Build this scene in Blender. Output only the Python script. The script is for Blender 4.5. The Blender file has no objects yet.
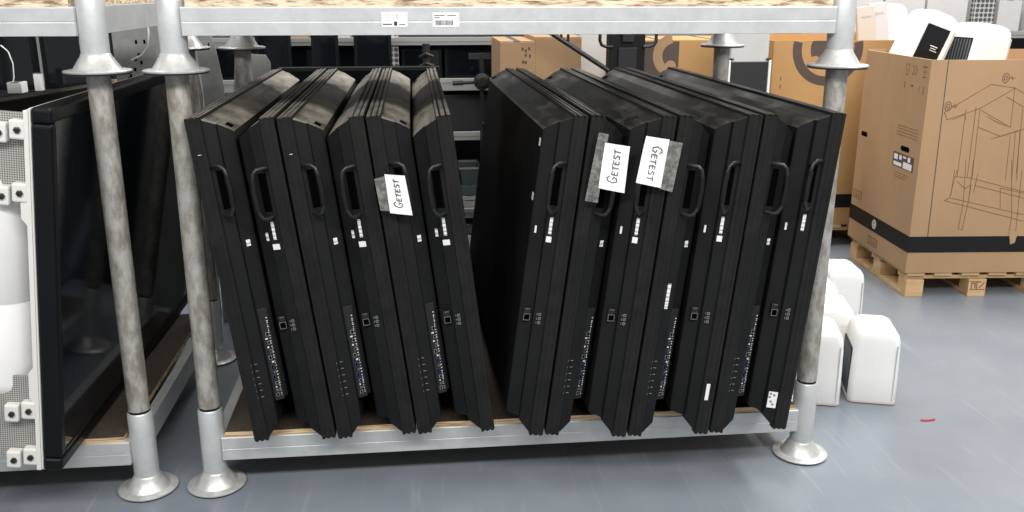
import bpy, bmesh, math, random
from mathutils import Matrix, Vector
random.seed(7)
S = bpy.context.scene
COL = S.collection
R = math.radians

# ------------------------------------------------------------ camera
cam_d = bpy.data.cameras.new('camera'); cam = bpy.data.objects.new('camera', cam_d); COL.objects.link(cam)
pi_, ya_, ro_ = .2825, .1089, .0012
F = Vector((math.sin(ya_)*math.cos(pi_), math.cos(ya_)*math.cos(pi_), -math.sin(pi_)))
Rt = Vector((math.cos(ya_), -math.sin(ya_), 0)); Up = Rt.cross(F)
R2 = math.cos(ro_)*Rt + math.sin(ro_)*Up; U2 = -math.sin(ro_)*Rt + math.cos(ro_)*Up
m = Matrix((R2, U2, -F)).transposed().to_4x4(); m.translation = (-.3432, -2.9303, 1.6503)
cam.matrix_world = m
cam_d.sensor_width = 36; cam_d.lens = 917.7/1024*36; cam_d.clip_start = .05
S.camera = cam

# ------------------------------------------------------------ world, lamps, exposure
w = bpy.data.worlds.new('world'); S.world = w; w.use_nodes = True
w.node_tree.nodes['Background'].inputs[0].default_value = (.97, .98, 1, 1)
w.node_tree.nodes['Background'].inputs[1].default_value = .34
def area(name, loc, sx, sy, power, col=(1, .98, .95), aim=None):
    d = bpy.data.lights.new(name, 'AREA'); d.shape = 'RECTANGLE'; d.size = sx; d.size_y = sy; d.energy = power; d.color = col
    o = bpy.data.objects.new(name, d); COL.objects.link(o); o.location = loc
    if aim: o.rotation_euler = (Vector(aim)-Vector(loc)).to_track_quat('-Z', 'Y').to_euler()
    return o
area('ceiling_lamp_row_front_aisle', (-.3, -3.7, 4.2), 7, .6, 275, aim=(-.2, 0, .8))
area('ceiling_lamp_row_rear_aisle', (1.0, 3.1, 4.4), 7, .9, 225)
area('ceiling_lamp_row_right_aisle', (2.8, .3, 4.4), .8, 5, 190)
vs = S.view_settings; vs.view_transform = 'Standard'; vs.look = 'None'; vs.exposure = .27; vs.gamma = 1
vs.use_curve_mapping = False

# ------------------------------------------------------------ materials
def mat(name, col, rough=.5, metal=0, var=None, vscale=8, vstretch=(1, 1, 1), bump=0, bscale=60, spec=.5, thr=(.35, .65), detail=6, emit=None):
    M = bpy.data.materials.new(name); M.use_nodes = True; N = M.node_tree.nodes; Lk = M.node_tree.links
    B = N['Principled BSDF']; B.inputs['Base Color'].default_value = (*col, 1); B.inputs['Roughness'].default_value = rough
    B.inputs['Metallic'].default_value = metal; B.inputs['Specular IOR Level'].default_value = spec
    tc = N.new('ShaderNodeTexCoord'); mp = N.new('ShaderNodeMapping'); mp.inputs['Scale'].default_value = vstretch
    Lk.new(tc.outputs['Object'], mp.inputs[0])
    if var:
        n = N.new('ShaderNodeTexNoise'); n.inputs['Scale'].default_value = vscale; n.inputs['Detail'].default_value = detail; n.inputs['Roughness'].default_value = .65
        Lk.new(mp.outputs[0], n.inputs['Vector'])
        r = N.new('ShaderNodeValToRGB'); r.color_ramp.elements[0].position = thr[0]; r.color_ramp.elements[1].position = thr[1]
        r.color_ramp.elements[0].color = (*col, 1); r.color_ramp.elements[1].color = (*var, 1)
        Lk.new(n.outputs[0], r.inputs[0]); Lk.new(r.outputs[0], B.inputs['Base Color'])
    if bump:
        n2 = N.new('ShaderNodeTexNoise'); n2.inputs['Scale'].default_value = bscale; Lk.new(mp.outputs[0], n2.inputs['Vector'])
        b = N.new('ShaderNodeBump'); b.inputs['Strength'].default_value = bump; b.inputs['Distance'].default_value = .01
        Lk.new(n2.outputs[0], b.inputs['Height']); Lk.new(b.outputs[0], B.inputs['Normal'])
    return M
def barcode_mat(name, axis, ink=(.05, .05, .05), scale=60, amt=.55):
    M = mat(name, (.8, .8, .78), .55); N = M.node_tree.nodes; Lk = M.node_tree.links; B = N['Principled BSDF']
    tc = N.new('ShaderNodeTexCoord'); mp = N.new('ShaderNodeMapping'); mp.inputs['Scale'].default_value = tuple(scale if i == axis else .001 for i in range(3))
    n = N.new('ShaderNodeTexNoise'); n.inputs['Scale'].default_value = 6; n.inputs['Detail'].default_value = 2
    r = N.new('ShaderNodeValToRGB'); r.color_ramp.interpolation = 'CONSTANT'; r.color_ramp.elements[1].position = amt
    r.color_ramp.elements[0].color = (.8, .8, .78, 1); r.color_ramp.elements[1].color = (*ink, 1)
    Lk.new(tc.outputs['Object'], mp.inputs[0]); Lk.new(mp.outputs[0], n.inputs['Vector']); Lk.new(n.outputs[0], r.inputs[0]); Lk.new(r.outputs[0], B.inputs['Base Color'])
    return M
M = {}
M['black'] = mat('black_plastic', (.0065, .0068, .007), .5, var=(.0105, .0108, .011), vscale=5, bump=.08, bscale=300, spec=.22)
M['black_matte'] = mat('black_matte', (.008, .008, .009), .6)
M['black_top'] = mat('dusty_black_sheet', (.05, .047, .043), .42, var=(.46, .42, .35), vscale=6, vstretch=(2.5, .8, 1), thr=(.33, .74), detail=12)
M['rim'] = mat('black_aluminium_rim', (.008, .008, .008), .42, var=(.014, .014, .013), vscale=12, vstretch=(1, .3, 1), spec=.25)
M['rim_top'] = mat('dusty_black_rim', (.06, .056, .05), .4, var=(.27, .25, .22), vscale=12, vstretch=(1, .3, 1), thr=(.35, .7))
M['rim_shaded_top'] = mat('shaded_black_rim', (.014, .014, .013), .3, var=(.08, .077, .07), vscale=12, vstretch=(1, .3, 1), thr=(.4, .75))  # darker twin of the dusty rim, right group's shading in the colour
M['glass'] = mat('dark_screen_glass', (.006, .008, .01), .07, spec=.5)
M['bezel'] = mat('satin_black_bezel', (.003, .004, .005), .38, var=(.0045, .0055, .007), vscale=3, spec=.22)
M['hole'] = mat('dark_opening', (.0015, .0015, .0015), .9, spec=.02)
M['hgrip'] = mat('black_moulded_grip', (.012, .012, .012), .4)
M['sheet_shaded'] = mat('shaded_black_sheet', (.012, .012, .012), .30, var=(.17, .16, .14), vscale=5, vstretch=(2.5, .7, 1), thr=(.46, .74), detail=12)  # darker twin of the dusty sheet, light direction painted into its tone
M['galv'] = mat('galvanised_steel', (.50, .52, .52), .42, metal=.35, var=(.62, .64, .64), vscale=14, thr=(.3, .7), bump=.03)
M['galv_foot'] = mat('worn_galvanised_foot', (.50, .50, .49), .36, metal=.4, var=(.68, .68, .66), vscale=22, bump=.08, bscale=40)
M['tube'] = mat('weathered_galvanised_tube', (.27, .245, .205), .5, metal=.3, var=(.47, .46, .43), vscale=36, vstretch=(1, 1, .45), thr=(.38, .6), bump=.12, bscale=60, detail=9)
M['wood_edge'] = mat('plywood_edge', (.26, .14, .06), .8, var=(.78, .56, .33), vscale=34, vstretch=(.2, 1, 4), thr=(.36, .54), bump=.4, bscale=80)
M['wood_top'] = mat('dark_deck_face', (.045, .032, .024), .7, var=(.10, .075, .055), vscale=120, thr=(.4, .7), bump=.3, bscale=200)
M['osb'] = mat('particle_board', (.22, .13, .07), .85, var=(.80, .66, .47), vscale=50, vstretch=(.35, 1, 2.2), thr=(.36, .56), bump=.3, bscale=90)
M['floor'] = mat('blue_grey_epoxy_floor', (.175, .202, .234), .28, var=(.235, .262, .292), vscale=1.6, thr=(.3, .72), detail=14, bump=.015, bscale=12)
def scuffs(P):
    N = P.node_tree.nodes; Lk = P.node_tree.links; B = N['Principled BSDF']; src = B.inputs['Base Color'].links[0].from_socket
    tc = N.new('ShaderNodeTexCoord'); mp = N.new('ShaderNodeMapping'); mp.inputs['Rotation'].default_value = (0, 0, .9); mp.inputs['Scale'].default_value = (14, .9, 1)
    n = N.new('ShaderNodeTexNoise'); n.inputs['Scale'].default_value = 2.2; n.inputs['Detail'].default_value = 8; n.inputs['Distortion'].default_value = .6
    r_ = N.new('ShaderNodeValToRGB'); r_.color_ramp.elements[0].position = .60; r_.color_ramp.elements[1].position = .74
    r_.color_ramp.elements[0].color = (0, 0, 0, 1); r_.color_ramp.elements[1].color = (.5, .5, .5, 1)
    mx = N.new('ShaderNodeMix'); mx.data_type = 'RGBA'; mx.inputs[7].default_value = (.33, .35, .37, 1)
    Lk.new(tc.outputs['Object'], mp.inputs[0]); Lk.new(mp.outputs[0], n.inputs['Vector']); Lk.new(n.outputs[0], r_.inputs[0]); Lk.new(r_.outputs[0], mx.inputs[0])
    Lk.new(src, mx.inputs[6]); Lk.new(mx.outputs[2], B.inputs['Base Color'])
scuffs(M['floor'])
M['wall'] = mat('grey_wall_panel', (.28, .28, .28), .7, var=(.32, .32, .31), vscale=2)
M['paper'] = mat('white_paper', (.86, .86, .85), .6)
M['ink'] = mat('pen_ink', (.03, .03, .035), .6)
M['tape'] = mat('clear_tape_on_black', (.10, .10, .095), .22, var=(.24, .23, .22), vscale=45, thr=(.4, .65), bump=.5, bscale=90)
M['sticker'] = mat('white_sticker', (.78, .78, .77), .5)
M['bar_z'] = barcode_mat('barcode_sticker_upright', 2, scale=55)
M['bar_x'] = barcode_mat('barcode_sticker_flat', 0, scale=45)
M['bar_red'] = barcode_mat('red_print', 0, ink=(.6, .12, .12), scale=20)
M['port_metal'] = mat('port_metal', (.45, .45, .44), .3, metal=.8)
M['port_blue'] = mat('port_blue', (.05, .06, .22), .4)
M['print_grey'] = mat('pale_print', (.22, .22, .23), .5)
M['print_white'] = mat('white_print', (.75, .75, .75), .5)
M['card'] = mat('corrugated_cardboard', (.36, .225, .12), .75, var=(.41, .26, .14), vscale=2.5, vstretch=(1, 1, .4), bump=.02, bscale=150)
M['card2'] = mat('ochre_cardboard', (.43, .24, .09), .75, var=(.48, .275, .11), vscale=2.5)
M['card_print'] = mat('dark_brown_print', (.085, .06, .05), .7)
M['black_tape'] = mat('black_strap_band', (.008, .008, .009), .5, spec=.3, var=(.03, .026, .022), vscale=20, thr=(.6, .8))
M['line'] = mat('brown_line_print', (.17, .095, .05), .7)
M['pine'] = mat('pallet_pine', (.52, .33, .16), .75, var=(.68, .47, .26), vscale=9, vstretch=(.3, 1, 2), bump=.1)
M['white'] = mat('white_plastic', (.80, .795, .78), .35, var=(.84, .835, .82), vscale=4)
M['white2'] = mat('cream_plastic', (.60, .53, .46), .45)
M['white3'] = mat('pale_lilac_plastic', (.60, .58, .58), .45)
M['white_metal'] = mat('white_painted_steel', (.70, .69, .65), .35)
M['grey_metal'] = mat('grey_painted_steel', (.22, .225, .215), .5, metal=.2, var=(.30, .305, .295), vscale=9)
M['shelf_grey'] = mat('pale_grey_shelf_beam', (.30, .30, .285), .45)
M['carton_grey'] = mat('pale_grey_carton', (.50, .49, .475), .7, var=(.56, .55, .54), vscale=3)
M['dark_board'] = mat('dark_panel', (.018, .019, .021), .5)
M['bin_plastic'] = mat('grey_bin_plastic', (.10, .13, .14), .35)
M['bolt'] = mat('black_bolt', (.015, .015, .015), .35)
M['red'] = mat('red_plastic', (.45, .05, .05))
M['rubber'] = mat('black_rubber', (.015, .015, .015), .8)
def perf_mat(name, col, hole, scale):
    P = mat(name, col, .4, metal=.2); N = P.node_tree.nodes; Lk = P.node_tree.links; B = N['Principled BSDF']
    tc = N.new('ShaderNodeTexCoord'); v = N.new('ShaderNodeTexVoronoi'); v.inputs['Scale'].default_value = scale; v.inputs['Randomness'].default_value = 0
    r = N.new('ShaderNodeValToRGB'); r.color_ramp.interpolation = 'LINEAR'; r.color_ramp.elements[0].position = .38; r.color_ramp.elements[1].position = .45
    r.color_ramp.elements[0].color = (*hole, 1); r.color_ramp.elements[1].color = (*col, 1)
    Lk.new(tc.outputs['Object'], v.inputs['Vector']); Lk.new(v.outputs['Distance'], r.inputs[0]); Lk.new(r.outputs[0], B.inputs['Base Color'])
    return P
M['perf'] = perf_mat('perforated_steel', (.45, .44, .41), (.08, .075, .07), 150)
M['perf_post'] = perf_mat('perforated_upright', (.50, .50, .48), (.08, .08, .08), 28)

# ------------------------------------------------------------ mesh helpers
class MB:
    def __init__(s, X=None): s.bm = bmesh.new(); s.X = X or Matrix(); s.mi = 0
    def v(s, p): return s.bm.verts.new(s.X @ Vector(p))
    def face(s, vs):
        try: f = s.bm.faces.new(vs); f.material_index = s.mi; return f
        except ValueError: return None
    def box(s, x0, x1, y0, y1, z0, z1, mi=None):
        if mi is not None: s.mi = mi
        a = [s.v((x, y, z)) for z in (z0, z1) for x, y in ((x0, y0), (x1, y0), (x1, y1), (x0, y1))]
        for q in ((3, 2, 1, 0), (4, 5, 6, 7), (0, 1, 5, 4), (1, 2, 6, 5), (2, 3, 7, 6), (3, 0, 4, 7)): s.face([a[i] for i in q])
        return s
    def loft(s, rings, caps=(True, True), closed=True):
        rs = [[s.v(p) for p in r] for r in rings]; n = len(rs[0])
        for a, b in zip(rs, rs[1:]):
            for i in range(n if closed else n-1):
                j = (i+1) % n; s.face([a[i], a[j], b[j], b[i]])
        if caps[0]: s.face(rs[0][::-1])
        if caps[1]: s.face(rs[-1])
        return s
    def lathe(s, prof, c=(0, 0, 0), n=32, caps=(True, True)):
        return s.loft([[(c[0]+r*math.cos(2*math.pi*i/n), c[1]+r*math.sin(2*math.pi*i/n), c[2]+z) for i in range(n)] for r, z in prof], caps)
    def tube(s, pts, r, n=8, caps=True):
        P = [Vector(p) for p in pts]; rings = []
        up = Vector((0, 0, 1))
        for i, p in enumerate(P):
            d = (P[min(i+1, len(P)-1)]-P[max(i-1, 0)]).normalized()
            a = d.cross(up if abs(d.dot(up)) < .95 else Vector((1, 0, 0))).normalized(); b = d.cross(a).normalized()
            if rings and a.dot(pa) < 0: a, b = -a, -b
            pa = a
            rings.append([p + r*(math.cos(2*math.pi*k/n)*a+math.sin(2*math.pi*k/n)*b) for k in range(n)])
        return s.loft(rings, (caps, caps))
    def prism(s, poly, axis, a, b):
        def P(u, w_, t): return {0: (t, u, w_), 1: (u, t, w_), 2: (u, w_, t)}[axis]
        return s.loft([[P(u, w_, a) for u, w_ in poly], [P(u, w_, b) for u, w_ in poly]])
    def stroke(s, pts, wd, y, th=.0006, mi=None):      # flat printed line on a plane of constant local y
        if mi is not None: s.mi = mi
        for (u0, v0), (u1, v1) in zip(pts, pts[1:]):
            d = Vector((u1-u0, v1-v0)); L_ = d.length or 1e-6; d /= L_; nx, nz = -d.y*wd/2, d.x*wd/2
            e0, e1 = (u0-d.x*wd*.4, v0-d.y*wd*.4), (u1+d.x*wd*.4, v1+d.y*wd*.4)
            q = [(e0[0]+nx, e0[1]+nz), (e1[0]+nx, e1[1]+nz), (e1[0]-nx, e1[1]-nz), (e0[0]-nx, e0[1]-nz)]
            s.prism(q, 1, y-th, y)
        return s
    def obj(s, name, mats, parent=None, bevel=0, smooth=False, seg=2, loc=None, rot=None):
        bmesh.ops.recalc_face_normals(s.bm, faces=s.bm.faces)
        me = bpy.data.meshes.new(name); s.bm.to_mesh(me); s.bm.free()
        for k in (mats if isinstance(mats, (list, tuple)) else [mats]): me.materials.append(M[k])
        if smooth:
            for p in me.polygons: p.use_smooth = True
        o = bpy.data.objects.new(name, me); COL.objects.link(o)
        if parent: o.parent = parent
        if loc: o.location = loc
        if rot: o.rotation_euler = rot
        if bevel:
            b = o.modifiers.new('bevel', 'BEVEL'); b.width = bevel; b.segments = seg; b.limit_method = 'ANGLE'; b.angle_limit = R(35)
        if smooth:
            b = o.modifiers.new('edges', 'EDGE_SPLIT'); b.split_angle = R(40)
        return o
def tag(o, label, cat, group=None):
    o['label'] = label; o['category'] = cat
    if group: o['group'] = group
    elif 'group' in o: del o['group']
    return o
def empty(name, loc=(0, 0, 0), rz=0, label=None, cat=None, group=None):
    o = bpy.data.objects.new(name, None); COL.objects.link(o); o.location = loc; o.rotation_euler = (0, 0, rz); o.empty_display_size = .1
    if label: tag(o, label, cat, group)
    return o
KIDS = {}
def copy_tree(o, parent=None):
    c = o.copy(); COL.objects.link(c)
    if parent: c.parent = parent
    for ch in [q for q in ALL if q.parent == o]: copy_tree(ch, c)
    return c
def snapshot():
    global ALL
    ALL = list(bpy.data.objects)
def struct(o): o['kind'] = 'structure'; return o
def bx(name, m_, parent, *a, bevel=.002): return MB().box(*a).obj(name, m_, parent, bevel=bevel)

# ------------------------------------------------------------ the room
struct(MB().box(-6, 8, -4.5, 7, -.05, 0).obj('floor', 'floor'))
struct(MB().box(-6, 8, 7, 7.1, 0, 5).obj('wall_back', 'wall'))

# ------------------------------------------------------------ post racks
W2, DP, PITCH = 1.05, 1.1541, 1.405
def make_rack(label, group, side_full=True):
    t = empty('post_rack', label=label, cat='rack', group=group)
    for px, py in ((-W2, 0), (W2, 0), (-W2, DP), (W2, DP)):
        p = MB().lathe([(.035, .30), (.035, 1.404)], (px, py, 0), 28).obj('post', 'tube', t, smooth=True)
        MB().lathe([(.041, .058), (.0415, .12), (.041, .286), (.0365, .292), (.0345, .292)], (px, py, 0), 28, (False, False)).obj('sleeve', 'galv', p, smooth=True)
        MB().lathe([(.060, .004), (.092, .0035), (.097, .006), (.098, .010), (.095, .012), (.072, .014), (.068, .018), (.0445, .054), (.0425, .060), (.040, .062)], (px, py, 0), 40).obj('foot_plate', 'galv_foot', p, smooth=True)
        MB().lathe([(.094, .0), (.095, .0035)], (px, py, 0), 32).obj('foot_pad', 'rubber', p)
    def beam(x0, x1, y0, y1):
        b = MB(); 
        if x1-x0 > y1-y0:
            f = y0 if y0 < .5 else y1; s_ = 1 if y0 < .5 else -1
            prof = [(f, .112), (f, .1505), (f+s_*.0015, .152), (f, .1535), (f, .193), (f+s_*.003, .196), (f+s_*.04, .196), (f+s_*.04, .112)]
            b.prism(prof, 0, x0, x1)
        else: b.box(x0, x1, y0, y1, .112, .196)
        return b.obj('beam', 'galv', t, bevel=.0015)
    beam(-W2+.036, W2-.036, -.038, .004); beam(-W2+.036, W2-.036, DP-.004, DP+.038)
    for sx in (-1, 1):
        x = sx*(W2-.005); beam(min(x, x-sx*.035), max(x, x-sx*.035), .036, DP-.036)
        for sy in (0, DP):
            MB().box(min(sx*(W2-.035), sx*(W2-.062)), max(sx*(W2-.035), sx*(W2-.062)), sy-.03, sy+.03, .113, .195).obj('beam_bracket', 'galv', t, bevel=.002)
    d = MB().box(-W2+.05, W2-.05, -.034, DP+.036, .196, .2145, 0)
    bmf = list(d.bm.faces)
    for f in bmf:
        f.material_index = 1 if abs(f.normal.z) > .5 or f.calc_center_median().z > .2144 else 0
    d.obj('deck_board', ['wood_edge', 'wood_top'], t)
    return t
rack = make_rack('galvanised post rack holding the thirteen black displays, bottom tier', 'stacked galvanised post racks')
snapshot()
upper = copy_tree(rack); upper.location = (0, 0, PITCH); tag(upper, 'upper galvanised post rack standing on the display rack, stickers on its beam', 'rack', 'stacked galvanised post racks')
LX = -2*W2-.2293
lrack = copy_tree(rack); lrack.location = (LX, 0, 0); tag(lrack, 'galvanised post rack at left edge carrying the large glass screen', 'rack', 'stacked galvanised post racks')
lupper = copy_tree(rack); lupper.location = (LX, 0, PITCH); tag(lupper, 'upper galvanised post rack at top left above the glass screen', 'rack', 'stacked galvanised post racks')
for o in bpy.data.objects:                 # chipboard decks on the upper tier
    if o.name.startswith('deck_board') and o.parent in (upper, lupper):
        o.data = o.data.copy(); o.data.materials[0] = M['osb']; o['label'] = 'pale chipboard deck with rough edge'
        for v in o.data.vertices:
            if v.co.z > .21: v.co.z = .226
# stickers on the upper beam
b = MB().box(-.425, -.347, -.0392, -.0382, PITCH+.135, PITCH+.180, 0)
b.stroke([(-.415, PITCH+.172), (-.355, PITCH+.172)], .003, -.0392, mi=1).stroke([(-.415, PITCH+.163), (-.375, PITCH+.163)], .003, -.0392).stroke([(-.368, PITCH+.163), (-.352, PITCH+.163)], .003, -.0392).stroke([(-.415, PITCH+.156), (-.398, PITCH+.156)], .002, -.0392)
b.box(-.388, -.378, -.0396, -.0392, PITCH+.140, PITCH+.152, 2).stroke([(-.42, PITCH+.144), (-.395, PITCH+.144)], .003, -.0392, mi=2).stroke([(-.372, PITCH+.143), (-.355, PITCH+.143)], .002, -.0392, mi=2)
o = b.obj('beam_sticker', ['sticker', 'bar_red', 'ink'], upper); o.location.z = -PITCH; o['label'] = 'white sticker with red print'
b = MB().box(-.271, -.190, -.0392, -.0382, PITCH+.135, PITCH+.178, 0); b.mi = 1
x = -.262
while x < -.212:
    ww = random.choice((.0012, .002, .003)); b.box(x, x+ww, -.0396, -.0392, PITCH+.141, PITCH+.155, 1); x += ww+random.choice((.0012, .002))
b.stroke([(-.265, PITCH+.170), (-.235, PITCH+.170)], .002, -.0392).stroke([(-.225, PITCH+.170), (-.200, PITCH+.170)], .002, -.0392).stroke([(-.265, PITCH+.163), (-.250, PITCH+.163)], .002, -.0392)
o = b.obj('beam_sticker', ['sticker', 'ink'], upper); o.location.z = -PITCH; o['label'] = 'white sticker with black barcode'

# ------------------------------------------------------------ the thirteen displays
H, L, T = 1.07, 1.77, .127
def rect(t, i, it=None, ib=None):
    it = i if it is None else it; ib = i if ib is None else ib
    return [(t, i, ib), (t, L-i, ib), (t, L-i, H-it), (t, i, H-it)]
def make_display():
    t = empty('large_display')
    fr = MB().loft([rect(a, i, it) for a, i, it in ((.001, .004, .004), (.003, .001, .001), (.0125, 0, 0), (.013, .0012, .007), (.0185, .0012, .007), (.019, .0003, .0003), (.031, 0, 0), (.0315, .001, .006), (.037, .001, .006), (.0375, .0003, .0003), (.0455, .001, .001), (.048, .005, .014))])
    for f in fr.bm.faces:
        c_ = f.calc_center_median()
        if c_.z > H-.004 and c_.x > .002: f.material_index = 1
    fr.mi = 0
    # jagged corner stops under both ends
    for y0, s_ in ((0, 1), (L, -1)):
        for a, c in ((.004, .014), (.022, .030), (.038, .047)):
            fr.box(a, c, *sorted((y0+s_*.004, y0+s_*.035)), -.004, .004)
    fr.obj('screen_frame', ['rim', 'rim_top'], t)
    MB().box(.0, .0025, .035, L-.035, .035, H-.035).obj('screen_glass', 'glass', t)
    def wide(t_, i, it, ib): return [(t_, i, ib), (t_, L-i, ib), (t_, L-i, H-it), (t_, i, H-it)]
    a = MB().loft([wide(.048, .009, .010, .006), wide(.055, .010, .014, .012), wide(.084, .020, .029, .042), wide(.086, .030, .031, .046)])
    for f in a.bm.faces:
        if f.calc_center_median().z > H-.04 and f.calc_center_median().x > .05: f.material_index = 1
    a.obj('housing_step', ['black', 'black_top'], t)
    def rear(t_, i, it, ib):
        return [(t_, i, .122), (t_, .17, .122), (t_, .26, ib), (t_, L-i, ib), (t_, L-i, H-it), (t_, i, H-it)]
    a = MB().loft([rear(.0862, .036, .0305, .047), rear(.090, .038, .033, .050), rear(.121, .056, .056, .053), rear(T-.001, .060, .062, .058)])
    for f in a.bm.faces:
        if f.calc_center_median().z > H-.08 and f.calc_center_median().x < .1255: f.material_index = 1
    rh = a.obj('rear_housing', ['black', 'black_top'], t)
    MB().loft([[(.100, y, H-.047), (.116, y, H-.058), (.116, y, H-.050), (.100, y, H-.0385)] for y in (.085, .125)]).obj('top_recess', 'hole', rh)
    # handles
    for s_, y0 in ((1, 0), (-1, L)):
        Y = lambda q: y0+s_*q
        pts = [(.050, Y(.012), .918), (.062, Y(-.006), .921), (.080, Y(-.016), .920), (.091, Y(-.020), .910), (.096, Y(-.021), .888), (.099, Y(-.021), .85), (.098, Y(-.021), .81), (.095, Y(-.020), .788), (.088, Y(-.018), .770), (.078, Y(-.012), .764), (.060, Y(.012), .765)]
        hd = MB().tube(pts, .0065, 10).obj('handle', 'hgrip', t, smooth=True)
        MB().prism([(.060, Y(.0100)), (.0845, Y(.0185)), (.0845, Y(.0210)), (.060, Y(.013))], 2, .782, .902).obj('handle_recess', 'hole', hd)
        g = MB().tube([(.0955, Y(-.0225), .888), (.0985, Y(-.024), .85), (.0965, Y(-.0225), .795)], .0082, 10).obj('grip_sleeve', 'black', hd, smooth=True)
    # port side (y = 0)
    pp = bx('port_panel', 'black_matte', t, .0875, .118, .030, .060, .118, .440, bevel=.001)
    pp.matrix_local = Matrix.Translation((.0885, .035, 0)) @ Matrix.Rotation(R(20), 4, 'Z') @ Matrix.Translation((-.0875, -.030, 0))
    z = .132
    kinds = [('m', .010, .012), ('m', .014, .006), ('w', .004, .004), ('m', .012, .010), ('b', .007, .018), ('m', .008, .006), ('b', .007, .018), ('w', .006, .005), ('m', .010, .014), ('m', .006, .014), ('w', .005, .005), ('m', .009, .012), ('w', .008, .004), ('m', .011, .013)]
    for k, (c, ww, hh) in enumerate(kinds):
        xx = .101 + (.003 if k % 2 else -.002)-.000*k
        q = MB().box(xx-ww/2, xx+ww/2, .0285, .0300, z, z+hh, 0)
        if c != 'w': q.box(xx-ww/3, xx+ww/3, .0280, .0285, z+.0015, z+hh-.0015, 1)
        q.obj('port', [{'m': 'port_metal', 'b': 'port_blue', 'w': 'print_white'}[c], 'hole'], pp)
        z += hh+.0065
    q = MB()
    zz = .134
    while zz < .41:
        q.box(.1095, .1095+random.choice((.002, .004, .003)), .0293, .0300, zz, zz+random.choice((.0015, .003))); zz += random.choice((.006, .008, .011))
    q.obj('port_lettering', 'print_white', pp)
    q = MB()
    for k in range(6):
        q.box(.030, .030+.009, .0065+.001, .0092, .150+k*.023, .1515+k*.023, 0)
        q.box(.020, .0215, -.0006, .001, .150+k*.023, .153+k*.023, 0)
    kp = q.obj('button_marking', 'print_grey', t)
    kp.location.x = .0215
    # power side (y = L)
    so = bx('power_socket', 'hgrip', t, .092, .116, L-.048, L-.034, .388, .432, bevel=.002)
    MB().box(.096, .112, L-.0345, L-.0332, .393, .410).obj('socket_opening', 'hole', so)
    q = MB()
    for a_ in ((.0935, .1145, .4115, .4125), (.0935, .1145, .3905, .3915), (.0935, .0945, .3915, .4115), (.1135, .1145, .3915, .4115), (.098, .110, .4285, .4295)): q.box(a_[0], a_[1], L-.0345, L-.0328, a_[2], a_[3])
    q.obj('socket_outline', 'print_grey', so)
    MB().box(.096, .112, L-.0345, L-.0325, .415, .427).obj('power_switch', 'black_matte', so, bevel=.001)
    q = MB()
    for k in range(3):
        z0 = .388+k*.014
        q.box(.062, .071, L-.0105, L-.0098, z0, z0+.0015).box(.062, .071, L-.0105, L-.0098, z0+.008, z0+.0095).box(.062, .0635, L-.0105, L-.0098, z0, z0+.009).box(.0695, .071, L-.0105, L-.0098, z0, z0+.009).box(.066, .067, L-.0105, L-.0098, z0+.002, z0+.007)
        q.box(.0745, .076, L-.013, L-.0105, z0+.001, z0+.007)
    q.obj('printed_symbols', 'print_grey', t)
    return t
disp = make_display(); snapshot()
U = {'A': (-.890, -.109, -6.8, .5, 'L'), 'B': (-.622, -.113, -7.0, .3, 'R'), 'C': (-.617, -.117, -7.0, .3, 'L'), 'D': (-.357, -.108, -7.0, .25, 'R'), 'E': (-.353, -.112, -7.0, .2, 'L'), 'F': (-.093, -.115, -7.0, .15, 'R'),
     'G': (.064, -.165, 7.05, -1.0, 'R'), 'H': (.069, -.168, 7.05, -1.0, 'L'), 'I': (.338, -.203, 6.6, -1.1, 'R'), 'J': (.343, -.205, 6.6, -1.1, 'L'), 'K': (.617, -.213, 5.9, -1.1, 'R'), 'L': (.622, -.210, 5.9, -1.1, 'L'), 'M': (.893, -.206, 5.5, -1.1, 'R')}
LAB = {'A': 'leftmost black display, leaning left against the rack post, ports along its edge',
 'B': 'second black display from the left, power socket edge, back to back with the leftmost',
 'C': 'third black display from the left, port edge, screen against the second display',
 'D': 'black display with narrow open handle just left of the paper on the left group',
 'E': 'black display in the left group with a taped paper sign over its handle',
 'F': 'rightmost black display of the left group, beside the dark gap',
 'G': 'black display at left of the right group, its flat back facing the gap',
 'H': 'black display under the left one of the two taped papers in the right group',
 'I': 'black display under the right one of the two taped papers in the right group',
 'J': 'black display with a tall white sticker beside its ports, right of both papers',
 'K': 'black display with a blank white sticker near its foot, fifth in the right group',
 'L': 'second to last black display on the right, port edge, behind the last one',
 'M': 'rightmost black display, square white label near its foot, leaning on the right post'}
UM = {}; UO = {}
for i, k in enumerate(U):
    o = disp if i == 0 else copy_tree(disp)
    x, y, le, ya, side = U[k]
    right = le > 0
    # lowest corner touches the deck
    raise_ = .048*math.sin(R(abs(le))) if ((not right and side == 'R') or (right and side == 'L')) else 0
    base = Matrix.Translation((x, y-.012, .2185+raise_)) @ Matrix.Rotation(R(-ya), 4, 'Z') @ Matrix.Rotation(R(le), 4, 'Y')
    mm = base if side == 'L' else base @ Matrix.Translation((0, L, 0)) @ Matrix.Rotation(math.pi, 4, 'Z')
    o.matrix_world = mm; tag(o, LAB[k], 'display', 'black displays standing on edge in the rack')
    UM[k] = base; UO[k] = o
for k in 'GHIJKLM':       # right group: darker top copies, its light direction put into the colour
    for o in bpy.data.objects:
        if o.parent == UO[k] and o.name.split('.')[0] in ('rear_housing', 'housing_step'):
            o.material_slots[1].link = 'OBJECT'; o.material_slots[1].material = M['sheet_shaded']
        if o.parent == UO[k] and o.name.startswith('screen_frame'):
            o.material_slots[1].link = 'OBJECT'; o.material_slots[1].material = M['rim_shaded_top']
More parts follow.
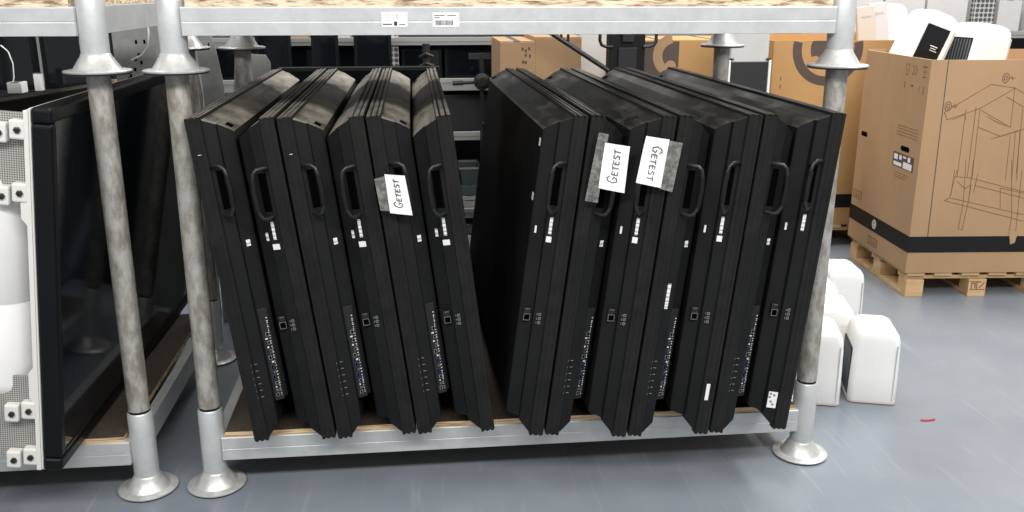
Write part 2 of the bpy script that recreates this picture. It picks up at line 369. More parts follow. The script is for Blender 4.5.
# stickers: t = distance from the glass, z = height along the edge, on the end that faces the aisle
def to_local(k, t, y, z):
    return (t, y, z) if U[k][4] == 'L' else (t, L-y, z)
def sticker(k, t, z, w_, h_, m_='sticker', y=None, tilt=0):
    if y is None: y = .040 if t > .0875 else (.014 if t > .048 else 0)
    y -= .001
    s_ = 1 if U[k][4] == 'L' else -1
    b = MB().box(-w_/2, w_/2, -.0006, .0006, -h_/2, h_/2)
    q = b.obj('sticker', m_, UO[k], loc=to_local(k, t, y, z))
    q.rotation_euler = (0, R(tilt), R(12*s_ if .048 < t < .086 else (22*s_ if t > .0875 else 0)))
    return q
for k in 'ACEHJL':
    sticker(k, .104, .66, .013, .022, 'bar_z', y=.046)
for k in 'BDF':
    sticker(k, .070, .72, .010, .058, 'bar_z', y=.016); sticker(k, .068, .668, .028, .018, 'sticker', y=.015); sticker(k, .097, .697, .010, .026, 'bar_z', y=.043)
for k in 'GIKM':
    sticker(k, .070, .715, .010, .055, 'bar_z', y=.016)
    if k != 'M': sticker(k, .066, .671, .027, .019, 'sticker', y=.015)
    sticker(k, .108, .692, .011, .024, 'sticker', y=.050)
sticker('J', .060, .49, .012, .085, 'bar_z', y=.012)
q = sticker('K', .030, .152, .012, .058, 'sticker', y=-.001); q['label'] = 'blank white sticker'
q = sticker('M', .066, .100, .030, .058, 'sticker', y=.012); q['label'] = 'square white label with print'
qq = MB()
for a_, c_ in ((.004, .018), (-.010, .010), (-.004, -.006), (.003, -.016), (-.008, .022)): qq.box(-a_-.004, -a_+.004, .0006, .0012, c_-.004, c_+.003)
qq.obj('label_print', 'print_grey', q)
for z in (.965, .79): MB().box(T-.001, T+.0006, L-.10, L-.082, z-.012, z+.012).obj('sticker', 'sticker', UO['G'])
for k in U:   # small scuff marks on the frame edge
    if k in 'AC': sticker(k, .026, .958, .010, .0015, 'print_white', y=-.0005)

# taped papers with the handwritten word
LET = {'G': [[(.9, .75), (.6, 1), (.2, .85), (0, .4), (.2, 0), (.65, .02), (.8, .35), (.45, .42)]],
       'E': [[(.75, .9), (.15, .95), (.05, .5), (.6, .55)], [(.05, .5), (.1, 0), (.75, .05)]],
       'T': [[(0, .85), (.85, 1)], [(.45, .92), (.35, 0)]],
       'S': [[(.8, .9), (.3, 1), (.1, .7), (.7, .4), (.6, .05), (.05, .05)]]}
def paper(k, quad, tapeq, up, label, wd=.0022):
    P = [Vector(p) for p in quad]            # tl, tr, br, bl in (t, z)
    sg = 1 if U[k][4] == 'L' else -1
    mmx = UM[k]
    t = empty('paper_sign', label=label, cat='paper', group='handwritten paper signs taped to the displays')
    c = sum(P, Vector((0, 0)))/4
    y = -.0315
    def X(p, yy=0): return ((p[0])*sg - c.x*sg, yy, p[1]-c.y)
    t.matrix_world = mmx @ Matrix.Translation((c.x*sg, y, c.y))
    b = MB(); n = 6; rs = []
    for i in range(n+1):
        f = i/n; a = P[0].lerp(P[3], f); d = P[1].lerp(P[2], f); row = []
        for j in range(5):
            g = j/4; p = a.lerp(d, g); row.append(X(p, -.002*math.sin(g*3.1)+.001*math.sin(f*5)))
        rs.append(row)
    b.loft([[*r_, *[(p[0], p[1]+.0006, p[2]) for p in r_[::-1]]] for r_ in rs])
    b.obj('paper_sheet', 'paper', t)
    Q = [Vector(p) for p in tapeq]
    b = MB().loft([[X(q_, .0035) for q_ in Q], [X(q_, .0042) for q_ in Q]]); b.obj('tape', 'tape', t)
    b = MB(); tl, tr, br, bl = P
    vdir = (tl+tr)/2-(bl+br)/2; hdir = ((tr+br)-(tl+bl))/2; 
    if up: base = bl+hdir*.66+vdir*.17; adv = vdir; perp = -hdir      # reads upward, letter tops to the left
    else: base = tl+hdir*.36-vdir*.17; adv = -vdir; perp = hdir
    u = 0
    for n_, ch in enumerate('GETEST'):
        sz = .15 if n_ == 0 else .105
        hh = .40 if n_ == 0 else .24
        for st in LET[ch]:
            pts = [base + adv*(u+p*sz) + perp*(q_*hh) for p, q_ in st]
            b.stroke([(p.x*sg-c.x*sg, p.y-c.y) for p in pts], wd, -.0026, .0012)
        u += sz+.012
    b.obj('handwriting', 'ink', t)
    return t

paper('E', [(.032, .895), (.092, .882), (.097, .756), (.030, .773)], [(-.001, .884), (.036, .889), (.036, .776), (.002, .784)], True, 'white paper with handwriting taped to the left group of displays')
paper('H', [(.047, .994), (.126, .990), (.131, .845), (.047, .853)], [(.024, 1.022), (.055, 1.020), (.053, .806), (.012, .808)], True, 'white paper reading upward, left one of the two on the right group')
paper('I', [(.100, 1.006), (.026, 1.002), (.030, .853), (.110, .862)], [(.030, .999), (-.018, .995), (-.010, .842), (.034, .850)], False, 'white paper reading downward, right one of the two on the right group')

# ------------------------------------------------------------ large glass screen and its white lift stand, left rack
GH, GL, GT = 1.122, 1.62, .056
gb = Matrix.Translation((-1.449, -.258, .2165)) @ Matrix.Rotation(R(-1.0), 4, 'Z') @ Matrix.Rotation(R(5.9), 4, 'Y')
t = empty('large_screen', label='large black framed glass screen leaning behind the left post', cat='display'); t.matrix_world = gb
fr = MB()
for a in ((0, GL, 0, .045), (0, GL, GH-.045, GH)): fr.box(-GT, 0, a[0], a[1], a[2], a[3])
for a in ((0, .045), (GL-.045, GL)): fr.box(-GT, 0, a[0], a[1], .045, GH-.045)
fr.obj('bezel', 'bezel', t, bevel=.012, seg=4)
MB().box(-GT+.002, -.006, .043, GL-.043, .043, GH-.043).obj('glass', 'glass', t)
MB().box(-.006, -.003, .05, GL-.05, .046, .056).obj('sensor_strip', 'rim', t)
MB().box(-GT-.006, -GT+.0, .004, GL-.01, .004, GH-.004).obj('back_plate', 'white_metal', t, bevel=.003)
st = empty('lift_stand', label='white lift stand with bolted brackets bolted behind the large glass screen', cat='stand'); st.matrix_world = gb @ Matrix.Translation((-GT-.007, 0, 0))
MB().prism([(0, .0), (0, 1.11), (-.014, 1.11), (-.014, .90), (-.030, .88), (-.030, .80), (-.014, .78), (-.014, .34), (-.028, .32), (-.028, .24), (-.014, .22), (-.014, 0)], 1, .006, .95).obj('side_plate', 'white_metal', st, bevel=.002)
cy = MB().lathe([(.03, .225), (.075, .228), (.092, .25), (.095, .27), (.095, .52), (.0935, .522), (.0935, .526), (.095, .528), (.095, .875), (.090, .905), (.075, .922), (.03, .926)], (-.135, .115, 0), 36).obj('column', 'white', st, smooth=True)
for z0, z1 in ((.03, .30), (.86, 1.10)):
    MB().box(-.21, -.022, .035, .040, z0, z1).obj('perforated_plate', 'perf', st)
for zb in (.045, .200, .875, 1.055):
    for xx in (-.030, -.079, -.165):
        zz = zb-(.012 if xx < -.05 else 0)
        k = MB().box(xx-.022, xx+.020, .002, .034, zz-.028, zz+.028).obj('bracket', 'white_metal', st, bevel=.006)
        MB(Matrix.Translation((xx+.002, .002, zz)) @ Matrix.Rotation(R(90), 4, 'X')).lathe([(.0095, -.001), (.0095, .006), (.005, .0075)], n=6).obj('bolt', 'bolt', k)
t = empty('large_display', (-1.90, -.2, .2155), R(-15.5), 'black display with dusty top far left, standing beyond the white stand', 'display')
MB().box(-.05, 0, 0, 1.2, 0, 1.065).obj('screen_frame', 'rim', t, bevel=.003)
MB().box(-.05, 0, 0, 1.2, 1.0655, 1.07).obj('dusty_top_edge', 'black_top', t)
MB().loft([[(x, i, i+.02), (x, 1.2-i, i+.02), (x, 1.2-i, 1.07-i), (x, i, 1.07-i)] for x, i in ((-.05, .02), (-.075, .03), (-.11, .06))]).obj('rear_housing', 'black', t)

# ------------------------------------------------------------ grey wall mount plates behind the rack gap
def plate(poly, y, label, rot=0, slots=()):
    t = MB().prism(poly, 1, y, y+.006).obj('mount_plate', 'grey_metal', None, bevel=.001)
    tag(t, label, 'plate', 'grey steel mount plates behind the rack gap')
    for x, z, w_, h_ in slots: MB().box(x-w_/2, x+w_/2, y-.0012, y, z-h_/2, z+h_/2).obj('slot', 'hole', t)
rs = [(random.uniform(-1.70, -1.58), random.uniform(1.20, 1.42), .010, .018) for _ in range(9)]
plate([(-1.74, 0), (-1.56, 0), (-1.545, 1.40), (-1.57, 1.47), (-1.74, 1.47)], 1.70, 'grey steel plate with slots between the two left posts', slots=rs)
plate([(-1.42, 0), (-1.36, 0), (-1.37, .95), (-1.355, 1.15), (-1.375, 1.35), (-1.40, 1.50), (-1.50, 1.50), (-1.45, 1.2)], 1.74, 'curved grey steel strip just right of the second left post')
plate([(-1.34, 0), (-1.27, 0), (-1.25, 1.0), (-1.235, 1.20), (-1.26, 1.38), (-1.30, 1.50), (-1.36, 1.50), (-1.335, 1.2)], 1.66, 'second curved grey steel strip behind the upper rack foot', slots=[(-1.29, 1.40, .006, .014), (-1.27, 1.46, .006, .014)])
plate([(-1.235, 0), (-1.02, 0), (-1.03, 1.30), (-1.05, 1.34), (-1.14, 1.345), (-1.20, 1.33), (-1.225, 1.1)], 1.80, 'broad grey steel plate behind the rear left post', slots=[(-1.16, 1.14, .012, .014), (-1.10, 1.22, .012, .012), (-1.17, 1.25, .008, .012)])

# ------------------------------------------------------------ dark equipment behind the left rack
def cabinet(name, x0, x1, y0, y1, z1, label, cat, doors=2, knob=True, group=None):
    t = empty(name, (0, 0, 0), 0, label, cat, group)
    t.location = ((x0+x1)/2, y0, 0); w_ = (x1-x0)/2
    MB().box(-w_, w_, .012, y1-y0, .0, z1).obj('carcass', 'dark_board', t, bevel=.004)
    for k in range(doors):
        a = -w_+k*2*w_/doors
        d = MB().box(a+.006, a+2*w_/doors-.006, 0, .012, .05, z1-.03).obj('door', 'black', t, bevel=.003)
        MB().tube([(a+.05, .0, z1-.30), (a+.05, -.03, z1-.29), (a+.05, -.03, z1-.14), (a+.05, 0, z1-.13)], .006, 8).obj('handle', 'hgrip', d)
    return t
cabinet('equipment_cabinet', -3.4, -1.80, 1.95, 2.5, 1.14, 'black equipment cabinet seen under the upper left beam', 'cabinet', 3)
def flat_panel(x0, x1, y, z0, z1, label, th=.05, rz=0, name='flat_panel_display', cat='display', group=None, rim_m='bezel'):
    t = empty(name, ((x0+x1)/2, y, z0), rz, label, cat, group); w_ = (x1-x0)/2; h_ = z1-z0
    b = MB().box(-w_, w_, 0, th, 0, .02).box(-w_, w_, 0, th, h_-.02, h_).box(-w_, -w_+.02, 0, th, .02, h_-.02).box(w_-.02, w_, 0, th, .02, h_-.02)
    b.obj('bezel', rim_m, t, bevel=.002); MB().box(-w_+.019, w_-.019, .006, th-.004, .019, h_-.019).obj('screen', 'glass', t)
    return t
for i, (a, b_) in enumerate(((-3.3, -2.75), (-2.72, -2.30), (-2.28, -1.98), (-1.96, -1.83))):
    flat_panel(a, b_, 2.2+.03*i, 1.14, 1.80, ['widest black panel standing on the cabinet at the far left', 'second black panel standing on the cabinet', 'third black panel on the cabinet, left of its narrow neighbour', 'narrow black panel at the right end of the cabinet'][i], group='black panels on the equipment cabinet')
def carton(x0, x1, y0, y1, z0, z1, label, m_='card', name='cardboard_box', rz=0, group=None, cat='box'):
    t = empty(name, ((x0+x1)/2, y0, z0), rz, label, cat, group); w_ = (x1-x0)/2; d = y1-y0; h_ = z1-z0
    MB().box(-w_, w_, 0, d, 0, h_).obj('carton_body', m_, t, bevel=.003)
    for s_ in (0, 1):
        MB().box(-w_+.001, w_-.001, d*.5*s_+.002, d*.5*(s_+1)-.002, h_, h_+.004).obj('flap', m_, t)
    MB().box(-.02, .02, -.0015, d+.001, h_+.004, h_+.0045).obj('tape', 'tape', t)
    return t
carton(-2.36, -2.29, 1.98, 2.06, 1.1445, 1.195, 'small white box on the cabinet, far left', 'sticker')
carton(-2.27, -2.235, 2.09, 2.13, 1.1445, 1.23, 'tiny white carton behind the small white box', 'sticker')
carton(-1.90, -1.84, 2.0, 2.08, 1.144, 1.20, 'tiny brown box on the cabinet beside the left post', 'card')
c = MB().tube([(-2.36, 2.02, 1.15), (-2.335, 2.02, 1.22), (-2.33, 2.02, 1.29), (-2.345, 2.02, 1.35), (-2.38, 2.03, 1.38)], .003, 8).obj('cable', 'white', smooth=True); tag(c, 'white cable loop at the left edge above the cabinet', 'cable')
c = MB().tube([(-1.62, 1.55, 1.335), (-1.57, 1.55, 1.36), (-1.54, 1.55, 1.40), (-1.53, 1.55, 1.46), (-1.53, 1.55, 1.70)], .004, 8).obj('cable', 'white', smooth=True); tag(c, 'white cable hanging between the two left posts', 'cable')

# ------------------------------------------------------------ standing black display right behind the rack
flat_panel(-1.02, -.19, 1.98, 0, 1.262, 'tall black panel standing behind the left group, thin pale top edge', th=.06, rim_m='rim')
flat_panel(.04, .86, 2.05, 0, .95, 'low black panel standing behind the gap of the right group', th=.06)

# ------------------------------------------------------------ shelving far behind
def shelving(name, x0, x1, y0, y1, levels, top, label, uprights=None, upw=.05, contents=None):
    t = empty(name, ((x0+x1)/2, y0, 0), 0, label, 'shelf'); w_ = (x1-x0)/2; cx = (x0+x1)/2
    for xx in (uprights or (x0+.03, x1-.03)):
        for yy in (.0, y1-y0-.05):
            MB().box(xx-cx-upw/2, xx-cx+upw/2, yy, yy+.05, 0, top).obj('upright', 'perf_post', t)
    for a, b_ in levels:
        MB().box(-w_, w_, -.03, 0, a, b_-.03).box(-w_, w_, -.034, .0, b_-.03, b_).obj('beam', 'shelf_grey', t, bevel=.002)
        MB().box(-w_, w_, y1-y0, y1-y0+.03, a, b_).obj('beam', 'shelf_grey', t)
        MB().box(-w_+.002, w_-.002, 0, y1-y0, b_-.03, b_-.01).obj('shelf_board', 'dark_board', t)
    return t
shelving('storage_shelf', -1.75, .95, 3.6, 4.2, [(.05, .12), (.62, .68), (.97, 1.055), (1.282, 1.335)], 2.2, 'grey beamed storage shelf with black panels seen behind the gap', uprights=(-1.70, -.445, .92))
MB().box(-1.75, .95, 4.26, 4.28, 0, 2.3).obj('shelf_back_sheet', 'dark_board')
o = bpy.data.objects['shelf_back_sheet']; tag(o, 'dark sheet closing off the back of the storage shelf', 'panel')
G_ = 'black panels lying on the far shelf'
for (a, b_, z0, z1, l) in ((-1.66, -1.22, 1.045, 1.26, 'black panel at left end of the far shelf above the leftmost displays'), (-1.20, -.86, 1.045, 1.27, 'black panel on the far shelf under the small cardboard box'), (-.84, -.48, 1.045, 1.275, 'bluish black panel on the far shelf left of the perforated upright'), (-.40, -.12, 1.045, 1.26, 'black panel on the far shelf right of the perforated upright'), (-.10, .30, 1.045, 1.272, 'wide black panel on the far shelf beside the cardboard box'), (.33, .88, 1.045, 1.27, 'black panel on the far shelf behind the cardboard box')):
    flat_panel(a, b_, 3.66, z0+.001, z1, l, group=G_)
for (a, b_, l) in ((-1.6, -1.0, 'black box at left of the second shelf'), (-.95, -.35, 'black box in the middle of the second shelf'), (-.3, .35, 'black box on the second shelf behind the dark gap'), (.4, .85, 'black box at right of the second shelf')):
    carton(a, b_, 3.66, 4.1, .671, .93, l, 'dark_board', 'storage_box', group='black boxes on the second shelf')
carton(-1.21, -1.03, 3.64, 3.9, 1.326, 1.40, 'small pale cardboard box on the top far shelf', 'card')
carton(-1.0, -.75, 3.64, 3.9, 1.326, 1.36, 'flat grey carton on the top far shelf', 'carton_grey')
for a_, b_, l in ((-1.32, -1.10, 'black panel standing before the far shelf, leftmost of three'), (-.97, -.80, 'black panel standing before the far shelf, middle one of three'), (-.70, -.46, 'black panel before the far shelf beside the perforated upright')):
    flat_panel(a_, b_, 3.2, 0, 1.46, l, group='tall black panels standing before the far shelf')
# bin and small boxes on the lowest shelf
t = empty('storage_bin', (.065, 3.62, .285), 0, 'grey plastic bin on the low shelf in the dark gap', 'bin')
b = MB().loft([[(-x, 0+(.075-x), z), (x, (.075-x), z), (x, .3, z), (-x, .3, z)] for x, z in ((.055, 0), (.07, .115))], caps=(True, False)); b.obj('bin_body', 'bin_plastic', t)
MB().box(-.078, .078, -.008, .004, .115, .13).box(-.078, .078, .296, .308, .115, .13).box(-.078, -.068, .004, .296, .115, .13).box(.068, .078, .004, .296, .115, .13).obj('bin_rim', 'shelf_grey', t, bevel=.002)
carton(0, .13, 3.62, 3.95, .111, .165, 'flat pale box at the bottom of the stack under the bin', 'carton_grey', group=None)
carton(.005, .125, 3.62, 3.95, .171, .20, 'thin pale box in the stack under the bin', 'carton_grey')
carton(-.002, .125, 3.62, 3.95, .206, .280, 'dark box directly under the grey bin', 'bin_plastic')
carton(-.09, .0, 3.0, 3.1, 0, .075, 'small white box on the floor in the dark gap', 'carton_grey')
# black metal arms and mount with cog wheel in front of the far shelf
t = empty('monitor_arm', (.14, 3.40, 0), 0, 'black jointed monitor arm with round joint in front of the far shelf', 'arm')
MB().lathe([(.16, 0), (.16, .012), (.03, .03)], n=24).obj('base', 'black_matte', t)
MB().tube([(0, 0, .02), (0, 0, 1.05)], .014).obj('pole', 'black_matte', t)
MB(Matrix.Translation((0, -.02, 1.05)) @ Matrix.Rotation(R(90), 4, 'X')).lathe([(.05, -.02), (.058, 0), (.058, .02), (.03, .035)], n=12).obj('joint', 'hgrip', t)
MB().tube([(-.04, -.02, 1.045), (-.20, -.02, 1.04)], .011).obj('lever', 'black_matte', t)
MB().tube([(-.13, -.02, 1.042), (-.20, -.02, 1.04)], .016).obj('grip', 'hgrip', t)
MB().tube([(0, -.02, 1.08), (-.005, -.02, 1.24)], .018).obj('upper_arm', 'black_matte', t)
MB().box(-.09, .09, -.035, -.02, 1.20, 1.24).obj('mount_bar', 'black_matte', t)
t = empty('cable_bundle', (-.255, 1.72, 0), 0, 'black cable post rising between the two rightmost displays of the left group', 'stand')
MB().lathe([(.02, .02), (.02, 1.37)], n=12).obj('pole', 'black_matte', t)
MB().lathe([(.09, 0), (.09, .012), (.03, .025)], n=20).obj('base', 'black_matte', t)
for k, zz in enumerate((1.20, 1.25, 1.30)):
    MB().tube([(-.035, -.03, zz), (.0, -.045, zz+.02), (.035, -.03, zz+.005)], .009).obj('clamp', 'hgrip', t)
t.location = (-.255, 2.16, 0); t.name = 'cable_post'

# ------------------------------------------------------------ cartons, column and lift stand behind the right group
t = carton(.19, .40, 2.62, 3.2, 0, 1.352, 'tall brown cardboard box with printed handling marks behind the gap', 'card')
q = MB()
for a, z in ((.03, 1.31), (.05, 1.30), (.07, 1.312), (.05, 1.275), (.075, 1.27), (.035, 1.235), (.05, 1.232)): q.box(a-.006, a+.006, -.001, 0, z-.009, z+.009)
q.obj('printed_marks', 'card_print', t)
carton(.401, .685, 2.64, 3.2, 0, 1.375, 'wide light brown cardboard box behind the gap of the right group', 'card')
struct(MB().box(.79, 1.06, 3.3, 3.55, 0, 5).obj('trim_1', 'carton_grey', bevel=.01))
t = empty('lift_column', (.91, 2.40, 0), 0, 'black display lift column with tube handles behind the right group', 'stand')
MB().box(-.105, .105, 0, .10, .06, 1.62).obj('column', 'black', t, bevel=.006)
MB().box(-.055, .055, -.015, 0, 1.0, 1.33).obj('cover_plate', 'black_matte', t, bevel=.004)
MB().box(-.035, .035, -.022, 0, 1.36, 1.50).obj('motor_box', 'black_matte', t, bevel=.004)
for sx in (-1, 1):
    MB().tube([(sx*.165, -.01, 1.60), (sx*.165, -.01, 1.37), (sx*.155, -.01, 1.345), (sx*.13, -.01, 1.335), (sx*.09, -.01, 1.335)], .0095, 10).obj('handle', 'hgrip', t, smooth=True)
    MB().box(*sorted((sx*.10, sx*.45)), .02, .08, .0, .06).obj('foot', 'black', t, bevel=.005)
MB().tube([(-.11, -.01, 1.20), (-.46, -.01, 1.42), (-.60, -.01, 1.51)], .014, 8).obj('brace', 'hgrip', t)
MB().tube([(-.39, -.01, 1.60), (-.39, -.01, 1.375), (-.35, -.01, 1.365), (-.35, -.01, 1.60)], .008, 8).obj('brace_hook', 'hgrip', t)
def ring(mb, cx, cz, r0, r1, y, a0=0, a1=360, n=40, yth=.0006, clip=9):
    for k in range(n):
        A = R(a0+(a1-a0)*k/n); B = R(a0+(a1-a0)*(k+1)/n)
        mb.prism([(cx+q_*math.cos(a_), min(clip, cz+q_*math.sin(a_))) for q_, a_ in ((r0, A), (r1, A), (r1, B), (r0, B))], 1, y-yth, y)
t = carton(1.10, 1.335, 2.80, 3.35, 0, 1.345, 'narrow cardboard box with tan ring on a dark print, behind the lift column', 'card2')
q = MB(); q.box(-.1165, .1165, -.001, 0, 1.02, 1.342); q.obj('printed_panel', 'card_print', t)
q = MB(); ring(q, .085, 1.255, .075, .135, -.0011, 98, 292); ring(q, .065, 1.19, 0, .035, -.0018); q.obj('printed_ring', 'card', t)
carton(1.337, 1.80, 2.82, 3.35, 0, 1.345, 'plain ochre cardboard box behind the rear right post', 'card2')
t = empty('display_case', (1.655, 2.42, 0), 0, 'white edged case with black front and pale upper sheet, right of the rear post', 'case')
MB().box(-.115, .115, .0, .08, 0, 1.24).obj('front_panel', 'dark_board', t, bevel=.003)
for sx in (-1, 1): MB().box(*sorted((sx*.116, sx*.132)), -.008, .08, 0, 1.252).obj('side_rail', 'white', t, bevel=.002)
MB().box(-.114, .114, .004, .075, 1.2405, 1.56).obj('upper_sheet', 'carton_grey', t, bevel=.003)
for sx in (-1, 1): MB().box(*sorted((sx*.10, sx*.128)), -.006, .02, 1.252, 1.262).obj('clip', 'black_matte', t)

# ------------------------------------------------------------ pallets
def make_pallet():
    t = empty('wooden_pallet'); cols = (0, .355, .71, 1.08)
    for k in range(8):
        c = .05+k*1.08/7.
        MB().box(c-.05, c+.05, 0, .8, .122, .144).obj('deck_board', 'pine', t, bevel=.002)
    for yy in (.02, .36, .68): MB().box(0, 1.18, yy, yy+.10, .100, .1215).obj('stringer_board', 'pine', t, bevel=.002)
    for xx in cols:
        for yy in (0, .345, .70): MB().box(xx, xx+.10, yy, yy+.10, .0225, .0995).obj('block', 'pine', t, bevel=.002)
        MB().box(xx, xx+.10, 0, .8, 0, .022).obj('skid_board', 'pine', t, bevel=.002)
    return t
pal = make_pallet()
pal.location = (2.372, 1.675, 0); pal.rotation_euler = (0, 0, R(-4.35)); tag(pal, 'wooden pallet under the big cardboard box with the line drawing', 'pallet', 'wooden pallets')
snapshot()
q = MB(); q.stroke([(.045+.322, .085), (.10+.322, .085)], .006, -.0005).stroke([(.05+.322, .045), (.05+.322, .075), (.07+.322, .075), (.07+.322, .05)], .006, -.0005).stroke([(.08+.322, .045), (.08+.322, .08)], .006, -.0005).stroke([(.095+.322, .05), (.12+.322, .08)], .006, -.0005).stroke([(.045+.322, .04), (.125+.322, .04)], .004, -.0005)
q.obj('burned_stamp', 'line', pal)
p2 = copy_tree(pal); p2.location = (1.93, 2.75, 0); p2.rotation_euler = (0, 0, 0); tag(p2, 'wooden pallet behind, under the box with dark ring print', 'pallet', 'wooden pallets')
for o in list(bpy.data.objects):
    if o.name.startswith('burned_stamp') and o.parent == p2: bpy.data.objects.remove(o)

# ------------------------------------------------------------ big open boxes
def big_box(loc, rz, wx, dy, z1, label, m_='card'):
    t = empty('cardboard_box', loc, rz, label, 'box', 'large open cardboard boxes on pallets')
    z0 = .1445-loc[2]; th = .012
    b = MB().box(0, wx, 0, th, z0, z1).box(0, wx, dy-th, dy, z0, z1+.005).box(0, th, th, dy-th, z0, z1).box(wx-th, wx, th, dy-th, z0, z1).box(th, wx-th, th, dy-th, z0, z0+.01)
    b.obj('box_wall', m_, t)
    b = MB().box(-.0025, wx+.0025, -.0025, 0, .262, .352).box(-.0025, 0, 0, dy, .262, .352).box(wx, wx+.0025, 0, dy, .262, .352).box(-.0025, wx+.0025, dy, dy+.0025, .262, .352)
    b.obj('strap_band', 'black_tape', t)
    return t
bb = big_box((2.351, 1.664, 0), R(-4.35), 1.22, .83, 1.302, 'big open cardboard box with frame line drawing and black band, filled with white devices')
for q_ in (0,): MB().box(.013, 1.206, .013, .816, 1.10, 1.112).obj('inner_sheet', 'card', bb)
LINES = [[(0.102, 1.032), (0.332, 1.177), (0.464, 1.157), (0.29, 1.051), (0.121, 0.991), (0.102, 1.032)], [(0.464, 1.157), (0.514, 1.13), (.70, 1.03)], [(0.148, 0.991), (0.213, 1.018), (0.223, 0.991)], [(0.216, 1.045), (0.218, 0.684)], [(0.268, 1.058), (0.274, 0.684)], [(0.29, 1.051), (0.301, 0.684)], [(0.424, 1.111), (0.526, 1.057)], [(0.297, 0.951), (0.421, 0.903), (0.544, 0.943)], [(0.375, 0.889), (0.513, 0.93)], [(0.476, 0.903), (0.485, 0.666)], [(0.5, 0.93), (0.52, 0.666)], [(0.523, 0.936), (0.548, 0.666)], [(0.337, 1.008), (0.374, 0.987), (0.396, 0.977), (0.447, 0.957)], [(0.213, 0.721), (0.192, 0.568), (0.166, 0.554), (0.619, 0.437)], [(0.199, 0.568), (0.614, 0.473)], [(0.199, 0.721), (0.197, 0.582)], [(0.204, 0.686), (0.288, 0.679), (0.599, 0.6)], [(0.322, 0.637), (0.605, 0.565)], [(0.295, 0.776), (0.299, 0.553), (0.287, 0.389)], [(0.254, 0.776), (0.271, 0.553), (0.265, 0.397), (0.287, 0.389)], [(0.503, 0.775), (0.55, 0.473), (0.553, 0.366), (0.582, 0.315), (0.588, 0.366), (0.568, 0.719)], [(0.481, 0.509), (0.464, 0.622), (0.595, 0.593)], [(.46, 1.16), (.47, .95), (.30, 1.04)], [(.52, 1.05), (.54, .70)], [(.33, .70), (.32, .60)], [(.22, .66), (.27, .62), (.30, .64), (.30, .58)]]
q = MB()
for l in LINES: q.stroke(l, .0034, -.0001)
for cx, cz in ((.118, 1.063), (.405, 1.209)):
    for r_ in (.022, .010): q.stroke([(cx+r_*.8*math.cos(a*math.pi/8), cz+r_*1.1*math.sin(a*math.pi/8)) for a in range(17)], .004, -.0001)
    q.stroke([(cx+.02, cz), (cx+.05, cz)], .004, -.0001).stroke([(cx+.03, cz+.012), (cx+.04, cz-.012)], .004, -.0001)
q.obj('printed_drawing', 'line', bb)
q = MB().stroke([(.088, 1.30), (.10, .353)], .005, -.0001).obj('seam', 'card_print', bb)
q = MB(); q.prism([(.548, .38), (.600, .38), (.590, .315), (.565, .305)], 1, -.0040, -.003); q.obj('drawing_foot', 'card', bb)
XL = Matrix.Rotation(R(-90), 4, 'Z')
q = MB(XL)
# handling symbols: glass, arrows, umbrella, weights
for cx in (-.262,): q.stroke([(cx-.02, 1.262), (cx-.018, 1.235), (cx, 1.225), (cx+.018, 1.235), (cx+.02, 1.262), (cx-.02, 1.262)], .003, -.0001).stroke([(cx, 1.225), (cx, 1.205), (cx-.012, 1.205), (cx+.012, 1.205)], .003, -.0001)
for cx in (-.19, -.16): q.stroke([(cx-.012, 1.258), (cx+.004, 1.25), (cx+.008, 1.235), (cx+.002, 1.218), (cx-.012, 1.21)], .005, -.0001)
q.stroke([(-.085, 1.262), (-.035, 1.262)], .007, -.0001).stroke([(-.06, 1.262), (-.06, 1.21)], .003, -.0001).stroke([(-.08, 1.208), (-.035, 1.208)], .004, -.0001).stroke([(-.08, 1.235), (-.04, 1.235)], .003, -.0001)
q.stroke([(-.275, 1.165), (-.275, 1.135)], .009, -.0001).stroke([(-.20, 1.152), (-.175, 1.152)], .010, -.0001)
q.stroke([(-.10, 1.16), (-.10, 1.12)], .003, -.0001).stroke([(-.06, 1.16), (-.06, 1.12), (-.045, 1.12), (-.045, 1.16)], .003, -.0001)
for k, zz in enumerate((.925, .908, .891, .874)):
    xx = -.30
    while xx < -.06:
        ww = random.uniform(.012, .035); q.stroke([(xx, zz), (min(xx+ww, -.05), zz)], .0045, -.0001); xx += ww+.010
for cx, cz, sx, sz in ((-.458, .200, .062, .022), (-.744, .427, .062, .022)):
    q.stroke([(cx-sx, cz-sz), (cx+sx, cz-sz), (cx+sx, cz+sz), (cx-sx, cz+sz), (cx-sx, cz-sz)], .006, -.0001)
    for k in range(4): q.stroke([(cx-sx*.65+k*sx*.42, cz-.010), (cx-sx*.65+k*sx*.42, cz+.010)], .007, -.0001)
    q.stroke([(cx-sx*.65, cz-.010), (cx+sx*.65, cz-.010)], .003, -.0001)
for k in range(3): q.stroke([(-.28, .665-k*.013), (-.10-k*.02, .665-k*.013)], .003, -.0001)
q.obj('printed_symbols', 'line', bb)
q = MB(XL); q.mi = 0
q.box(-.315, -.060, -.001, 0, .695, .775, 0); q.box(-.300, -.255, -.0016, -.001, .735, .765, 1).box(-.235, -.205, -.0016, -.001, .74, .765, 1).box(-.19, -.15, -.0016, -.001, .755, .765, 1).box(-.30, -.20, -.0016, -.001, .702, .722, 1).box(-.18, -.075, -.0016, -.001, .700, .735, 1).box(-.13, -.10, -.0016, -.001, .742, .768, 1)
q.obj('shipping_label', ['card_print', 'sticker'], bb)
for cx, ww in ((-.18, .055), (-.739, .045)):
    q = MB(XL).prism([(cx-ww, .805), (cx-ww*.8, .792), (cx+ww*.8, .792), (cx+ww, .805), (cx+ww*.8, .820), (cx-ww*.8, .820)], 1, -.0012, 0); q.obj('hand_hole', 'hole', bb)
q = MB(XL); 
